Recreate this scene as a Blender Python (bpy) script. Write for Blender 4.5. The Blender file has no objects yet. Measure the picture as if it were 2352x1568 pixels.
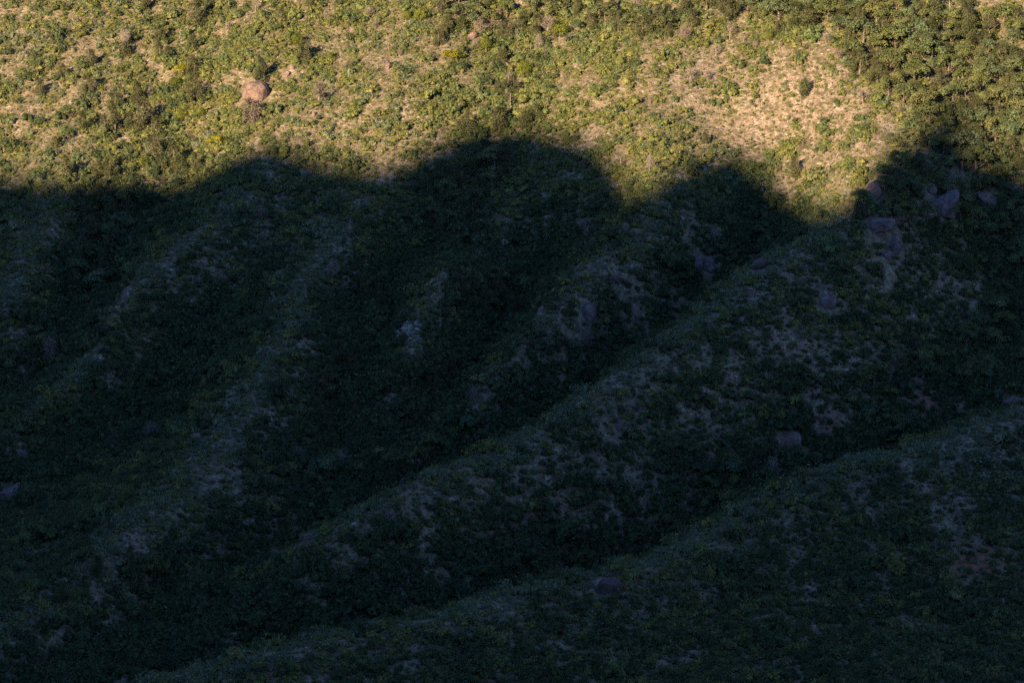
import bpy, math, random
import numpy as np

SC = bpy.context.scene
COL = SC.collection
R = math.radians

# ------------------------------------------------------------------ camera
LENS, PITCH, CAM_Z = 109.0, R(8.0), 97.4
cam_d = bpy.data.cameras.new('camera')
cam_d.lens = LENS
cam_d.sensor_width = 36.0
cam_d.clip_start = 1.0
cam_d.clip_end = 6000.0
cam = bpy.data.objects.new('camera', cam_d)
cam.location = (0, 0, CAM_Z)
cam.rotation_euler = (R(90) - PITCH, 0, 0)
COL.objects.link(cam)
SC.camera = cam

# ------------------------------------------------------------------ light
SUN_AZ, SUN_EL = R(30.0), R(13.5)            # azimuth: left of straight behind the viewer
S = np.array([-math.sin(SUN_AZ) * math.cos(SUN_EL), -math.cos(SUN_AZ) * math.cos(SUN_EL), math.sin(SUN_EL)])
w = bpy.data.worlds.new('World')
SC.world = w
w.use_nodes = True
nt = w.node_tree
bg = nt.nodes['Background']
sky = nt.nodes.new('ShaderNodeTexSky')
sky.sky_type = 'NISHITA'
sky.sun_disc = False
sky.sun_elevation = SUN_EL
sky.sun_rotation = math.atan2(S[0], S[1])
sky.air_density = 1.0
sky.dust_density = 0.0
sky.ozone_density = 5.0
tint = nt.nodes.new('ShaderNodeMixRGB')         # the photograph is white-balanced for the sun: skylight is deep blue
tint.blend_type = 'MULTIPLY'
tint.inputs[0].default_value = 1.0
tint.inputs[2].default_value = (.96, .90, 1.05, 1)
nt.links.new(sky.outputs[0], tint.inputs[1])
nt.links.new(tint.outputs[0], bg.inputs[0])
bg.inputs[1].default_value = 0.088
sun_d = bpy.data.lights.new('sun', 'SUN')
sun_d.energy = 5.0
sun_d.angle = R(0.65)
sun_d.color = (1.0, 0.77, 0.46)
sun = bpy.data.objects.new('sun', sun_d)
from mathutils import Vector, Matrix
sun.rotation_euler = Vector(S).to_track_quat('Z', 'Y').to_euler()
COL.objects.link(sun)
SC.view_settings.view_transform = 'Standard'
SC.view_settings.look = 'None'
SC.view_settings.exposure = 1.5
SC.view_settings.gamma = 1.0
SC.cycles.use_denoising = False
SC.cycles.use_adaptive_sampling = False
SC.cycles.max_bounces = 5
SC.cycles.diffuse_bounces = 2
SC.cycles.transmission_bounces = 2
SC.cycles.glossy_bounces = 1

# ------------------------------------------------------------------ helpers: noise, rays
def lattice(seed):
    return np.random.RandomState(seed).rand(128, 128)
_LAT = {}
def vnoise(x, y, scale, seed):
    if seed not in _LAT:
        _LAT[seed] = lattice(seed)
    L = _LAT[seed]
    X, Y = np.asarray(x, float) / scale + 37.3, np.asarray(y, float) / scale + 11.7
    xi, yi = np.floor(X).astype(int), np.floor(Y).astype(int)
    fx, fy = X - xi, Y - yi
    fx, fy = fx * fx * (3 - 2 * fx), fy * fy * (3 - 2 * fy)
    a, b = L[xi % 128, yi % 128], L[(xi + 1) % 128, yi % 128]
    c, d = L[xi % 128, (yi + 1) % 128], L[(xi + 1) % 128, (yi + 1) % 128]
    return (a * (1 - fx) + b * fx) * (1 - fy) + (c * (1 - fx) + d * fx) * fy
def fbm(x, y, scale, seed, octaves=3):
    t, amp, tot = 0.0, 1.0, 0.0
    for o in range(octaves):
        t = t + amp * vnoise(x, y, scale / 2 ** o, seed + o * 17)
        tot += amp
        amp *= 0.5
    return t / tot                            # about 0..1, mean 0.5
def sstep(a, b, v):
    t = np.clip((v - a) / (b - a), 0, 1)
    return t * t * (3 - 2 * t)

FW, FH = 2352.0, 1568.0                       # units in which positions were read off the photograph
KX = 36.0 / LENS
def ray(u, v):
    a = (np.asarray(u, float) / FW - 0.5) * KX
    b = (0.5 - np.asarray(v, float) / FH) * KX * FH / FW
    return np.stack([a, math.cos(PITCH) + b * math.sin(PITCH), -math.sin(PITCH) + b * math.cos(PITCH)], -1)
def to_uv(x, y, z):
    zz = z - CAM_Z
    f = y * math.cos(PITCH) - zz * math.sin(PITCH)
    up = y * math.sin(PITCH) + zz * math.cos(PITCH)
    return (x / f / KX + 0.5) * FW, (0.5 - up / f / KX * FW / FH) * FH

# ------------------------------------------------------------------ the shape of the hillside
YC = 693.0
def base(x, y):
    q = (y - YC) + 0.30 * x
    s0, k, lo, hi = 0.43, 0.0017, 0.20, 0.66
    qlo, qhi = (lo - s0) / k, (hi - s0) / k
    qc = np.clip(q, qlo, qhi)
    z = s0 * qc + 0.5 * k * qc * qc
    z = z + np.where(q < qlo, (q - qlo) * lo, 0)
    top = q - qhi
    return z + np.where(top > 0, hi * 250 * (1 - np.exp(-np.maximum(top, 0) / 250)), 0)

RIDGES = [
    [(2352,925),(2200,985),(2050,1050),(1900,1095),(1700,1180),(1560,1262),(1400,1318),(1260,1345),(1100,1400),(900,1455),(700,1487),(500,1540),(300,1600)],
    [(1880,140),(1970,230),(2030,320),(2010,420),(1930,500),(1850,560),(1700,660),(1560,765),(1400,880),(1250,965),(1100,1050),(960,1122),(850,1190),(700,1275),(500,1375),(300,1480),(120,1575)],
    [(1450,200),(1500,330),(1560,440),(1480,560),(1320,668),(1220,780),(1130,890),(1040,1010)],
    [(640,120),(660,260),(600,400),(500,500),(380,600),(290,690),(220,800),(120,900),(0,1000)],
    [(880,120),(860,300),(800,470),(700,640),(640,800),(560,960),(400,1150),(200,1330),(0,1480)],
    [(1010,640),(960,740),(930,830)],
    [(150,80),(160,280),(120,450),(60,600),(0,700)],
]
GULLIES = [
    [(1170,30),(1165,220),(1060,400),(1000,510),(930,620),(870,760),(830,900),(780,1050),(760,1230),(640,1310),(450,1420),(250,1530),(80,1610)],
    [(1230,600),(1180,720),(1090,860),(990,960),(900,1090),(780,1215)],
    [(1760,320),(1720,440),(1740,580),(1640,690),(1500,800),(1350,895),(1200,985),(1030,1080),(860,1165),(760,1235)],
    [(440,60),(410,220),(370,330),(300,420),(250,530),(215,650),(150,830),(80,900),(0,965)],
    [(2330,250),(2300,450),(2320,640),(2340,800)],
    [(0,1120),(120,1060),(260,1000),(380,880),(470,760)],
]
def seg_dist(px, py, lines):
    """nearest distance to any of the polylines"""
    best = np.full(np.shape(px), 1e9)
    for L in lines:
        for (ax, ay), (bx, by) in zip(L[:-1], L[1:]):
            dx, dy = bx - ax, by - ay
            t = np.clip(((px - ax) * dx + (py - ay) * dy) / (dx * dx + dy * dy + 1e-9), 0, 1)
            best = np.minimum(best, (px - ax - t * dx) ** 2 + (py - ay - t * dy) ** 2)
    return np.sqrt(best)
SOFT = 2.4
def relief(x, y, rid, gul):
    dr = np.sqrt(seg_dist(x, y, rid) ** 2 + SOFT ** 2) - SOFT
    dg = np.sqrt(seg_dist(x, y, gul) ** 2 + 1.5 ** 2) - 1.5
    wd = dr + dg + 1.0
    t = (dg - dr) / wd
    g = 0.5 * t + 0.5 * np.sin(t * math.pi / 2)
    amp = 19.0 * (1 - np.exp(-0.86 * wd / 19.0))
    far = sstep(90, 170, np.minimum(dr, dg))
    up = 1 - 0.66 * sstep(0, 90, (y - YC) + 0.30 * x)
    side = .50 + .50 * sstep(-40, 15, x)      # the left part is a broad, gently furrowed face
    side = np.maximum(side, 1 - sstep(16, 50, seg_dist(x, y, rid[:2])))   # the two nearest spurs keep their sharp crests
    return amp * g * (1 - far) * up * side, t
def hit(px, zfun, lo=420.0, hi=1050.0):
    d = ray(px[:, 0], px[:, 1])
    ts = np.linspace(lo, hi, 631)
    X, Y, Z = (d[:, k][:, None] * ts[None, :] for k in range(3))
    below = (Z + CAM_Z) < zfun(X, Y)
    i = np.argmax(below, 1)
    t = ts[i]
    return np.stack([d[:, 0] * t, d[:, 1] * t], 1)
def solve_lines():
    rp = [np.array(L, float) for L in RIDGES]
    gp = [np.array(L, float) for L in GULLIES]
    off = [np.zeros(len(L)) for L in rp + gp]
    pos = None
    for it in range(14):
        pos = []
        for P, o in zip(rp + gp, off):
            d = ray(P[:, 0], P[:, 1])
            ts = np.linspace(380, 1100, 721)
            X, Y, Z = (d[:, k][:, None] * ts[None, :] for k in range(3))
            below = (Z + CAM_Z) < base(X, Y) + o[:, None]
            t = ts[np.argmax(below, 1)]
            pos.append(np.stack([d[:, 0] * t, d[:, 1] * t], 1))
        rid, gul = pos[:len(rp)], pos[len(rp):]
        back = rid[0] + np.array([-9.0, 27.0])        # the ravine hidden behind the nearest ridge
        gul = gul + [back]
        for k, P in enumerate(pos):
            h, _ = relief(P[:, 0], P[:, 1], rid, gul)
            off[k] = 0.5 * off[k] + 0.5 * h
    return rid, gul
RID, GUL = solve_lines()

def ground(x, y):
    h, t = relief(x, y, RID, GUL)
    n = (fbm(x, y, 34, 3) - 0.5) * 5.0 + (fbm(x, y, 9, 8, 2) - 0.5) * 1.7
    return base(x, y) + h + n

def axis(a, b, step, far_lo, far_hi):
    core = list(np.arange(a, b + step * 0.5, step))
    s, v, lo = step, a, []
    while v > far_lo:
        s *= 1.22
        v -= s
        lo.append(v)
    s, v, hi = step, b, []
    while v < far_hi:
        s *= 1.22
        v += s
        hi.append(v)
    return np.array(lo[::-1] + core + hi)
AX = axis(-200, 200, 0.8, -900, 900)
AY = axis(480, 960, 0.8, 40, 1500)
GX, GY = np.meshgrid(AX, AY, indexing='ij')
GZ = ground(GX, GY)
def zat(x, y):
    x, y = np.asarray(x, float), np.asarray(y, float)
    i = np.clip(np.searchsorted(AX, x) - 1, 0, len(AX) - 2)
    j = np.clip(np.searchsorted(AY, y) - 1, 0, len(AY) - 2)
    fx = (x - AX[i]) / (AX[i + 1] - AX[i])
    fy = (y - AY[j]) / (AY[j + 1] - AY[j])
    return (GZ[i, j] * (1 - fx) + GZ[i + 1, j] * fx) * (1 - fy) + (GZ[i, j + 1] * (1 - fx) + GZ[i + 1, j + 1] * fx) * fy
def at(pts):
    """points read off the photograph -> where they lie on the hillside"""
    P = np.atleast_2d(np.array(pts, float))
    d = ray(P[:, 0], P[:, 1])
    ts = np.linspace(450, 1000, 1101)
    X, Y, Z = (d[:, k][:, None] * ts[None, :] for k in range(3))
    i = np.argmax((Z + CAM_Z) < zat(X, Y), 1)
    t = ts[np.maximum(i, 1)] - 0.25
    x, y = d[:, 0] * t, d[:, 1] * t
    return np.stack([x, y, zat(x, y)], 1)

# ------------------------------------------------------------------ mesh helpers
def mesh_np(name, verts, faces, smooth=False):
    """faces: (n,3) or (n,4) int array"""
    me = bpy.data.meshes.new(name)
    verts = np.asarray(verts, np.float32)
    faces = np.asarray(faces, np.int32)
    n, k = faces.shape
    me.vertices.add(len(verts))
    me.vertices.foreach_set('co', verts.ravel())
    me.loops.add(n * k)
    me.loops.foreach_set('vertex_index', faces.ravel())
    me.polygons.add(n)
    me.polygons.foreach_set('loop_start', np.arange(0, n * k, k, dtype=np.int32))
    me.polygons.foreach_set('loop_total', np.full(n, k, np.int32))
    me.polygons.foreach_set('use_smooth', np.full(n, smooth))
    me.update(calc_edges=True)
    return me
def grid_faces(nx, ny):
    i, j = np.meshgrid(np.arange(nx - 1), np.arange(ny - 1), indexing='ij')
    a = (i * ny + j).ravel()
    return np.stack([a, a + ny, a + ny + 1, a + 1], 1)
def link(name, me, mat=None, parent=None, **props):
    o = bpy.data.objects.new(name, me)
    COL.objects.link(o)
    if mat is not None and not me.materials:
        me.materials.append(mat)
    if parent is not None:
        o.parent = parent
    for k, v in props.items():
        o[k] = v
    return o

# ------------------------------------------------------------------ materials
def new_mat(name):
    m = bpy.data.materials.new(name)
    m.use_nodes = True
    t = m.node_tree
    t.nodes.clear()
    out = t.nodes.new('ShaderNodeOutputMaterial')
    return m, t, out
def N(t, kind, **kw):
    n = t.nodes.new('ShaderNode' + kind)
    for k, v in kw.items():
        setattr(n, k, v)
    return n
def ramp(t, stops, fac):
    n = N(t, 'ValToRGB')
    e = n.color_ramp.elements
    while len(e) < len(stops):
        e.new(0.5)
    for el, (p, c) in zip(e, stops):
        el.position, el.color = p, (*c, 1)
    t.links.new(fac, n.inputs[0])
    return n.outputs[0]
def mixc(t, a, b, fac, kind='MIX'):
    n = N(t, 'MixRGB', blend_type=kind)
    for i, x in ((0, fac), (1, a), (2, b)):
        if hasattr(x, 'links'):
            t.links.new(x, n.inputs[i])
        else:
            n.inputs[i].default_value = x if i == 0 else (*x, 1)
    return n.outputs[0]
def noise(t, scale, detail=3.0, coord=None):
    n = N(t, 'TexNoise')
    n.inputs['Scale'].default_value = scale
    n.inputs['Detail'].default_value = detail
    if coord is None:
        coord = N(t, 'NewGeometry').outputs['Position']
    t.links.new(coord, n.inputs['Vector'])
    return n.outputs['Fac']
def attr(t, name, kind='GEOMETRY'):
    n = N(t, 'Attribute')
    n.attribute_type = kind
    n.attribute_name = name
    return n.outputs['Fac']

def soil_material():
    m, t, out = new_mat('soil')
    straw, pink, litter = (.265, .205, .135), (.335, .236, .185), (.105, .083, .06)
    c = mixc(t, straw, pink, attr(t, 'bare'))
    c = mixc(t, c, litter, ramp(t, [(.47, (0, 0, 0)), (.62, (.85, .85, .85))], noise(t, .55, 4)))
    mp = N(t, 'Mapping')
    mp.inputs['Scale'].default_value = (1, .22, .22)           # rills and trampled streaks down the slope
    t.links.new(N(t, 'NewGeometry').outputs['Position'], mp.inputs[0])
    c = mixc(t, c, (.60, .56, .50), ramp(t, [(.42, (0, 0, 0)), (.66, (.8, .8, .8))], noise(t, .8, 4, mp.outputs[0])), 'MULTIPLY')
    c = mixc(t, c, (.46, .41, .35), ramp(t, [(.60, (0, 0, 0)), (.70, (.8, .8, .8))], noise(t, .9, 3)))
    c = mixc(t, c, (.30, .125, .085), attr(t, 'red'))
    c = mixc(t, c, (.44, .345, .335), attr(t, 'scree'))
    c = mixc(t, c, (.09, .085, .05), ramp(t, [(.46, (0, 0, 0)), (.62, (.8, .8, .8))], noise(t, 2.4, 3)))
    b = N(t, 'BsdfPrincipled')
    t.links.new(c, b.inputs['Base Color'])
    b.inputs['Roughness'].default_value = .95
    b.inputs['Specular IOR Level'].default_value = .1
    bp = N(t, 'Bump')
    bp.inputs['Strength'].default_value = .8
    bp.inputs['Distance'].default_value = .35
    t.links.new(noise(t, 2.2, 4), bp.inputs['Height'])
    t.links.new(bp.outputs[0], b.inputs['Normal'])
    t.links.new(b.outputs[0], out.inputs[0])
    return m
def leaf_material(name, stops, clump=0.45, spread=1.0):
    """stops: colours that single plants of the kind take"""
    m, t, out = new_mat(name)
    oi = N(t, 'ObjectInfo')
    c = ramp(t, [(i / (len(stops) - 1), s) for i, s in enumerate(stops)], oi.outputs['Random'])
    tc = N(t, 'TexCoord').outputs['Object']
    v = ramp(t, [(.30, (1 - clump,) * 3), (.70, (1 + clump * spread,) * 3)], noise(t, 1.6, 3, tc))
    c = mixc(t, c, v, 1.0, 'MULTIPLY')
    d = N(t, 'BsdfDiffuse')
    tr = N(t, 'BsdfTranslucent')
    t.links.new(c, d.inputs[0])
    t.links.new(c, tr.inputs[0])
    ms = N(t, 'MixShader')
    ms.inputs[0].default_value = .25
    t.links.new(d.outputs[0], ms.inputs[1])
    t.links.new(tr.outputs[0], ms.inputs[2])
    t.links.new(ms.outputs[0], out.inputs[0])
    return m
def wood_material(name, a, b):
    m, t, out = new_mat(name)
    oi = N(t, 'ObjectInfo')
    c = ramp(t, [(0, a), (1, b)], oi.outputs['Random'])
    c = mixc(t, c, (.45,) * 3, ramp(t, [(.35, (0, 0, 0)), (.7, (1, 1, 1))], noise(t, 2.5, 3)), 'MULTIPLY')
    d = N(t, 'BsdfDiffuse')
    t.links.new(c, d.inputs[0])
    t.links.new(d.outputs[0], out.inputs[0])
    return m
def rock_material(name, base_c, dark_c, patch_c, patch=0.62):
    m, t, out = new_mat(name)
    g = N(t, 'NewGeometry').outputs['Position']
    c = mixc(t, base_c, dark_c, ramp(t, [(.38, (0, 0, 0)), (.66, (1, 1, 1))], noise(t, .55, 5, g)))
    c = mixc(t, c, patch_c, ramp(t, [(patch, (0, 0, 0)), (patch + .06, (.75, .75, .75))], noise(t, 1.3, 4, g)))
    vo = N(t, 'TexVoronoi', feature='DISTANCE_TO_EDGE')
    vo.inputs['Scale'].default_value = .42
    wob = N(t, 'VectorMath', operation='ADD')
    nz = N(t, 'TexNoise')
    nz.inputs['Scale'].default_value = .9
    t.links.new(g, nz.inputs['Vector'])
    t.links.new(g, wob.inputs[0])
    t.links.new(nz.outputs['Color'], wob.inputs[1])
    t.links.new(wob.outputs[0], vo.inputs['Vector'])
    c = mixc(t, c, (.52, .48, .48), ramp(t, [(.012, (1, 1, 1)), (.04, (0, 0, 0))], vo.outputs['Distance']), 'MULTIPLY')
    c = mixc(t, c, (.35, .33, .33), ramp(t, [(.58, (0, 0, 0)), (.66, (1, 1, 1))], noise(t, 4.0, 3, g)), 'MULTIPLY')
    b = N(t, 'BsdfPrincipled')
    t.links.new(c, b.inputs['Base Color'])
    b.inputs['Roughness'].default_value = .9
    b.inputs['Specular IOR Level'].default_value = .15
    bp = N(t, 'Bump')
    bp.inputs['Strength'].default_value = .9
    bp.inputs['Distance'].default_value = .25
    t.links.new(noise(t, 1.8, 6, g), bp.inputs['Height'])
    t.links.new(bp.outputs[0], b.inputs['Normal'])
    t.links.new(b.outputs[0], out.inputs[0])
    return m
M_SOIL = soil_material()
M_OAK = leaf_material('scrub_oak_leaves', [(.148, .166, .056), (.175, .185, .062), (.120, .156, .064), (.198, .198, .066), (.166, .160, .072), (.122, .160, .072)], .5)
M_DARK = leaf_material('evergreen_leaves', [(.074, .094, .042), (.088, .106, .046), (.068, .092, .048), (.098, .110, .048)], .5)
M_SAGE = leaf_material('grey_green_leaves', [(.165, .185, .105), (.200, .210, .120), (.130, .165, .090), (.23, .225, .14)])
M_LIME = leaf_material('yellow_green_leaves', [(.195, .200, .062), (.235, .225, .075), (.168, .184, .058), (.26, .24, .095)], .5)
M_TWIG = leaf_material('dry_twigs', [(0.225, 0.169, 0.131), (0.275, 0.213, 0.163), (0.188, 0.150, 0.125)])
M_JUN = leaf_material('juniper_needles', [(.112, .116, .056), (.130, .128, .064), (.096, .110, .050), (.140, .134, .076)])
M_OAKT = leaf_material('oak_leaves', [(.140, .162, .064), (.168, .182, .070), (.122, .158, .080), (.182, .182, .074), (.140, .174, .096)])
M_ROUND = leaf_material('bright_green_leaves', [(0.158, 0.180, 0.036), (0.188, 0.203, 0.039)])
M_YEL = leaf_material('lime_yellow_leaves', [(.26, .25, .03), (.30, .27, .035)])
M_BLADE = leaf_material('pale_yucca_blades', [(.30, .31, .15), (.38, .36, .16), (.24, .29, .17)], .2)
M_BARK = wood_material('bark', (.16, .125, .095), (.24, .19, .15))
M_DEAD = wood_material('dead_wood', (.24, .19, .155), (.36, .29, .24))
M_ROCK = rock_material('pinkish_rock', (.235, .158, .128), (.15, .10, .085), (.29, .235, .205))
M_GREY = rock_material('grey_purple_rock', (.20, .148, .142), (.125, .094, .094), (.27, .22, .21))
M_BLACK = rock_material('dark_rock', (.10, .078, .076), (.055, .045, .046), (.15, .125, .12))
M_LICH = rock_material('lichen_rock', (.33, .27, .22), (.24, .19, .16), (.33, .29, .09), .50)
# ------------------------------------------------------------------ what grows where
BARE = [  # u, v, radius u, radius v, strength: patches with little growing on them
    (1870,230,140,95,.85),(1780,290,100,70,.72),(1900,330,130,70,.66),(1690,320,70,50,.8),(1990,300,60,70,.55),(1890,415,85,50,.5),
    (1620,165,110,50,.5),(1590,120,60,30,.35),(1500,110,90,40,.25),(1400,200,120,55,.3),(1560,220,100,60,.42),(1400,290,130,45,.36),(1300,250,80,40,.22),(1480,390,60,50,.3),(1340,330,90,25,.35),
    (50,130,110,50,.22),(60,290,110,60,.22),(110,340,90,50,.15),(560,335,100,30,.22),(680,290,110,40,.28),(800,260,190,60,.2),(920,330,110,45,.2),(20,20,70,40,.2),
    (932,724,34,24,1.15),(908,750,32,24,1.15),(882,776,26,20,1.15),(952,750,30,28,1.0),(400,950,110,45,.45),(560,945,70,45,.5),(300,1072,28,12,.9),(470,1010,80,30,.4),(650,760,90,40,.25),(300,700,90,50,.3),
    (1760,790,60,50,.6),(1800,700,140,110,.3),(2160,700,90,70,.45),(2080,600,60,60,.3),(1812,1015,40,28,1.0),(1905,985,48,48,1.1),(2128,935,50,46,1.3),(2230,1300,62,34,1.0),(2150,1330,50,30,.5),
    (1260,1190,140,55,.4),(1160,1110,80,40,.35),(1560,760,120,60,.35),(1380,880,100,50,.3),(1200,1010,110,50,.3),(2250,1060,110,70,.35),(2050,1150,120,70,.3),(1800,1230,120,40,.3),(1100,1420,140,30,.3),(1420,1480,140,60,.25),(2080,1380,100,40,.3),(300,1240,60,40,.3),(230,1130,50,40,.35),(1340,760,50,50,.35),(1700,600,80,60,.2),
]
RED = [(2230,1300,70,36,1.2),(2128,945,44,40,1.2),(1250,1190,150,60,.6),(1140,1110,70,40,.5),(1800,1010,40,30,.3),(250,1130,70,50,.35),(1300,1230,60,40,.5),(1905,990,50,45,.7),(1620,1060,90,40,.45),(2160,1310,60,40,.6),(700,1180,120,60,.25),(150,650,70,50,.3),(110,620,60,40,.3)]
SCREE = [(930,726,30,20,.9),(908,750,30,22,.9),(884,774,24,17,.8),(952,748,26,24,.7),(298,1072,24,8,.8),(1925,160,22,8,.8),(2040,292,14,8,.7),(1590,175,60,30,.25)]
def blobs(u, v, B):
    r = np.zeros(np.shape(u))
    for bu, bv, ru, rv, st in B:
        r = np.maximum(r, st * np.exp(-(((u - bu) / ru) ** 2 + ((v - bv) / rv) ** 2)))
    return r
def fields(x, y, z):
    """bareness, redness, scree 0..1 and how near to a ravine 0..1"""
    u, v = to_uv(x, y, z)
    n = fbm(x, y, 22, 41) - .5
    bb = blobs(u, v, BARE)
    bare = np.clip(bb * 1.05 + n * .55 * (bb + .35 - .25 * sstep(380, 540, v)), 0, 1)
    red = np.clip(blobs(u, v, RED) * (0.5 + 1.6 * (fbm(x, y, 7, 45))) * .8, 0, 1)
    scree = np.clip(blobs(u, v, SCREE) * (0.4 + 1.4 * fbm(x, y, 3, 47)), 0, 1)
    return u, v, bare, red, scree

verts = np.stack([GX.ravel(), GY.ravel(), GZ.ravel()], 1)
hill_me = mesh_np('hillside', verts, grid_faces(len(AX), len(AY)), True)
_u, _v, _b, _r, _s = fields(verts[:, 0], verts[:, 1], verts[:, 2])
_lit = sstep(.05, .5, _b)
for nm, arr in (('bare', np.clip(_b * 1.2 + .15, 0, 1)), ('red', _r), ('scree', _s)):
    hill_me.attributes.new(nm, 'FLOAT', 'POINT').data.foreach_set('value', arr.astype(np.float32))
link('hillside', hill_me, M_SOIL, kind='structure')

# ------------------------------------------------------------------ the mountain behind the viewer whose shadow falls on the slope
EDGE = [(-400,400),(-250,420),(-120,395),(0,398),(60,416),(150,424),(300,420),(420,420),(480,404),(530,380),(580,350),(640,333),(700,348),(760,375),(830,395),(900,385),(960,355),(1020,326),(1090,308),(1200,292),(1260,296),(1330,316),(1390,346),(1420,380),(1450,432),(1490,480),(1520,466),(1550,425),(1595,380),(1640,354),(1690,350),(1732,370),(1772,408),(1810,450),(1860,472),(1915,490),(1955,474),(1995,425),(2050,370),(2100,312),(2150,276),(2195,256),(2222,268),(2242,318),(2264,366),(2352,385),(2450,420),(2600,400),(2750,440)]
E = np.array(EDGE, float)
tt = np.linspace(0, len(E) - 1, 900)
E = np.stack([np.interp(tt, range(len(E)), E[:, 0]), np.interp(tt, range(len(E)), E[:, 1])], 1)
E[:, 1] += 26 * (fbm(E[:, 0], 0 * E[:, 0], 46, 201, 3) - .5)      # noise roughening the skyline, added for a jagged shadow edge
EP = at(E)
EP[:, 2] += 0.8
nh = S[:2] / np.linalg.norm(S[:2])            # towards the sun, level
ph = np.array([-nh[1], nh[0]])
if ph[0] < 0: ph = -ph
mid = at([(1176, 380)])[0]
c0 = mid[:2] @ nh + 980 * math.cos(SUN_EL)
D = (c0 - EP[:, :2] @ nh) / math.cos(SUN_EL)
ct, cz = EP[:, :2] @ ph, EP[:, 2] + D * math.sin(SUN_EL)
T0, T1 = ct.min(), ct.max()
TA = np.concatenate([np.arange(T0 - 500, T0, 12.0), np.arange(T0, T1, 0.7), np.arange(T1 + 2, T1 + 1000, 8.0)])
prof = np.full(len(TA), -1e9)
for k in range(len(ct) - 1):
    a, b = sorted((ct[k], ct[k + 1]))
    sel = (TA >= a - 0.5) & (TA <= b + 0.5)
    if sel.any():
        f = np.clip((TA[sel] - ct[k]) / (ct[k + 1] - ct[k] + 1e-9), 0, 1)
        prof[sel] = np.maximum(prof[sel], cz[k] + f * (cz[k + 1] - cz[k]))
core = prof > -1e8
zl, zr = prof[core][0], prof[core][-1]
prof = np.where(core, prof, 0)
prof = np.where(TA < T0, zl + 10 * np.sin((TA - T0) / 40.0) + (T0 - TA) * 0.05, prof)
prof = np.where(TA > T1, zr + 14 * np.sin((TA - T1) / 55.0) + (TA - T1) * 0.03, prof)
gap = (~core) & (TA >= T0) & (TA <= T1)
if gap.any():
    prof[gap] = np.interp(TA[gap], TA[~gap], prof[~gap])
WA = np.concatenate([-np.array([500, 380, 300, 230, 170, 120, 85, 60, 40, 26, 16, 9, 4, 1.5]), [0], [1.5, 4, 9, 16, 26, 40, 60, 85, 120, 170, 230, 300, 380]])
TT, WW = np.meshgrid(TA, WA, indexing='ij')   # WW > 0: towards the slope in view
wx = TT * ph[0] + (c0 - WW) * nh[0]
wy = TT * ph[1] + (c0 - WW) * nh[1]
drop = np.where(WW > 0, 1.25 * WW, -0.55 * WW)
wz = prof[:, None] - drop - np.minimum(1, np.abs(WW) / 40) * 22 * fbm(wx, wy, 60, 71)
wz = np.maximum(wz, -190)
link('mountain', mesh_np('mountain', np.stack([wx.ravel(), wy.ravel(), wz.ravel()], 1), grid_faces(len(TA), len(WA)), True), M_SOIL, kind='structure')

# ------------------------------------------------------------------ plants: shapes
rng = np.random.RandomState(7)
def unit(n, r=rng):
    v = r.normal(size=(n, 3))
    return v / np.linalg.norm(v, axis=1)[:, None]
def leaf_quads(P, Nrm, size, r, tilt=.75, aspect=1.0):
    """small faces at points P, roughly facing Nrm"""
    n = len(P)
    nn = Nrm + tilt * unit(n, r)
    nn /= np.linalg.norm(nn, axis=1)[:, None]
    a = np.cross(nn, unit(n, r))
    a /= np.linalg.norm(a, axis=1)[:, None] + 1e-9
    b = np.cross(nn, a)
    s = (size * (0.6 + 0.8 * r.rand(n)))[:, None]
    a, b = a * s, b * s * aspect
    V = np.stack([P - a, P - b * .8, P + a, P + b * .8], 1).reshape(-1, 3)
    return V, np.arange(4 * n).reshape(n, 4)
def lumps_cloud(centres, radii, per, size, r, squash=.85, tilt=.75, full=False):
    VV, FF, k = [], [], 0
    for c, rad in zip(centres, radii):
        n = max(8, int(per * rad * rad))
        d = unit(n, r)
        if not full:
            d[:, 2] = np.where(d[:, 2] < -.25, -d[:, 2], d[:, 2])
        q = rad * (0.72 + 0.36 * r.rand(n) ** .6)[:, None] * d * np.array([1, 1, squash])
        V, F = leaf_quads(np.array(c) + q, d, size, r, tilt)
        VV.append(V)
        FF.append(F + k)
        k += len(V)
    return np.concatenate(VV), np.concatenate(FF)
def tube(path, radii, sides=5):
    path = np.asarray(path, float)
    V, F = [], []
    for i, (p, rr) in enumerate(zip(path, radii)):
        d = path[min(i + 1, len(path) - 1)] - path[max(i - 1, 0)]
        d /= np.linalg.norm(d) + 1e-9
        a = np.cross(d, (0.31, 0.9, 0.2) if abs(d[2]) > .5 else (0, 0, 1))
        a /= np.linalg.norm(a)
        b = np.cross(d, a)
        for k in range(sides):
            q = 2 * math.pi * k / sides
            V.append(p + rr * (a * math.cos(q) + b * math.sin(q)))
    for i in range(len(path) - 1):
        for k in range(sides):
            F.append((i * sides + k, i * sides + (k + 1) % sides, (i + 1) * sides + (k + 1) % sides, (i + 1) * sides + k))
    return np.array(V), np.array(F)
def join(parts):
    VV, FF, k = [], [], 0
    for V, F in parts:
        VV.append(V)
        FF.append(F + k)
        k += len(V)
    return np.concatenate(VV), np.concatenate(FF)

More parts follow.
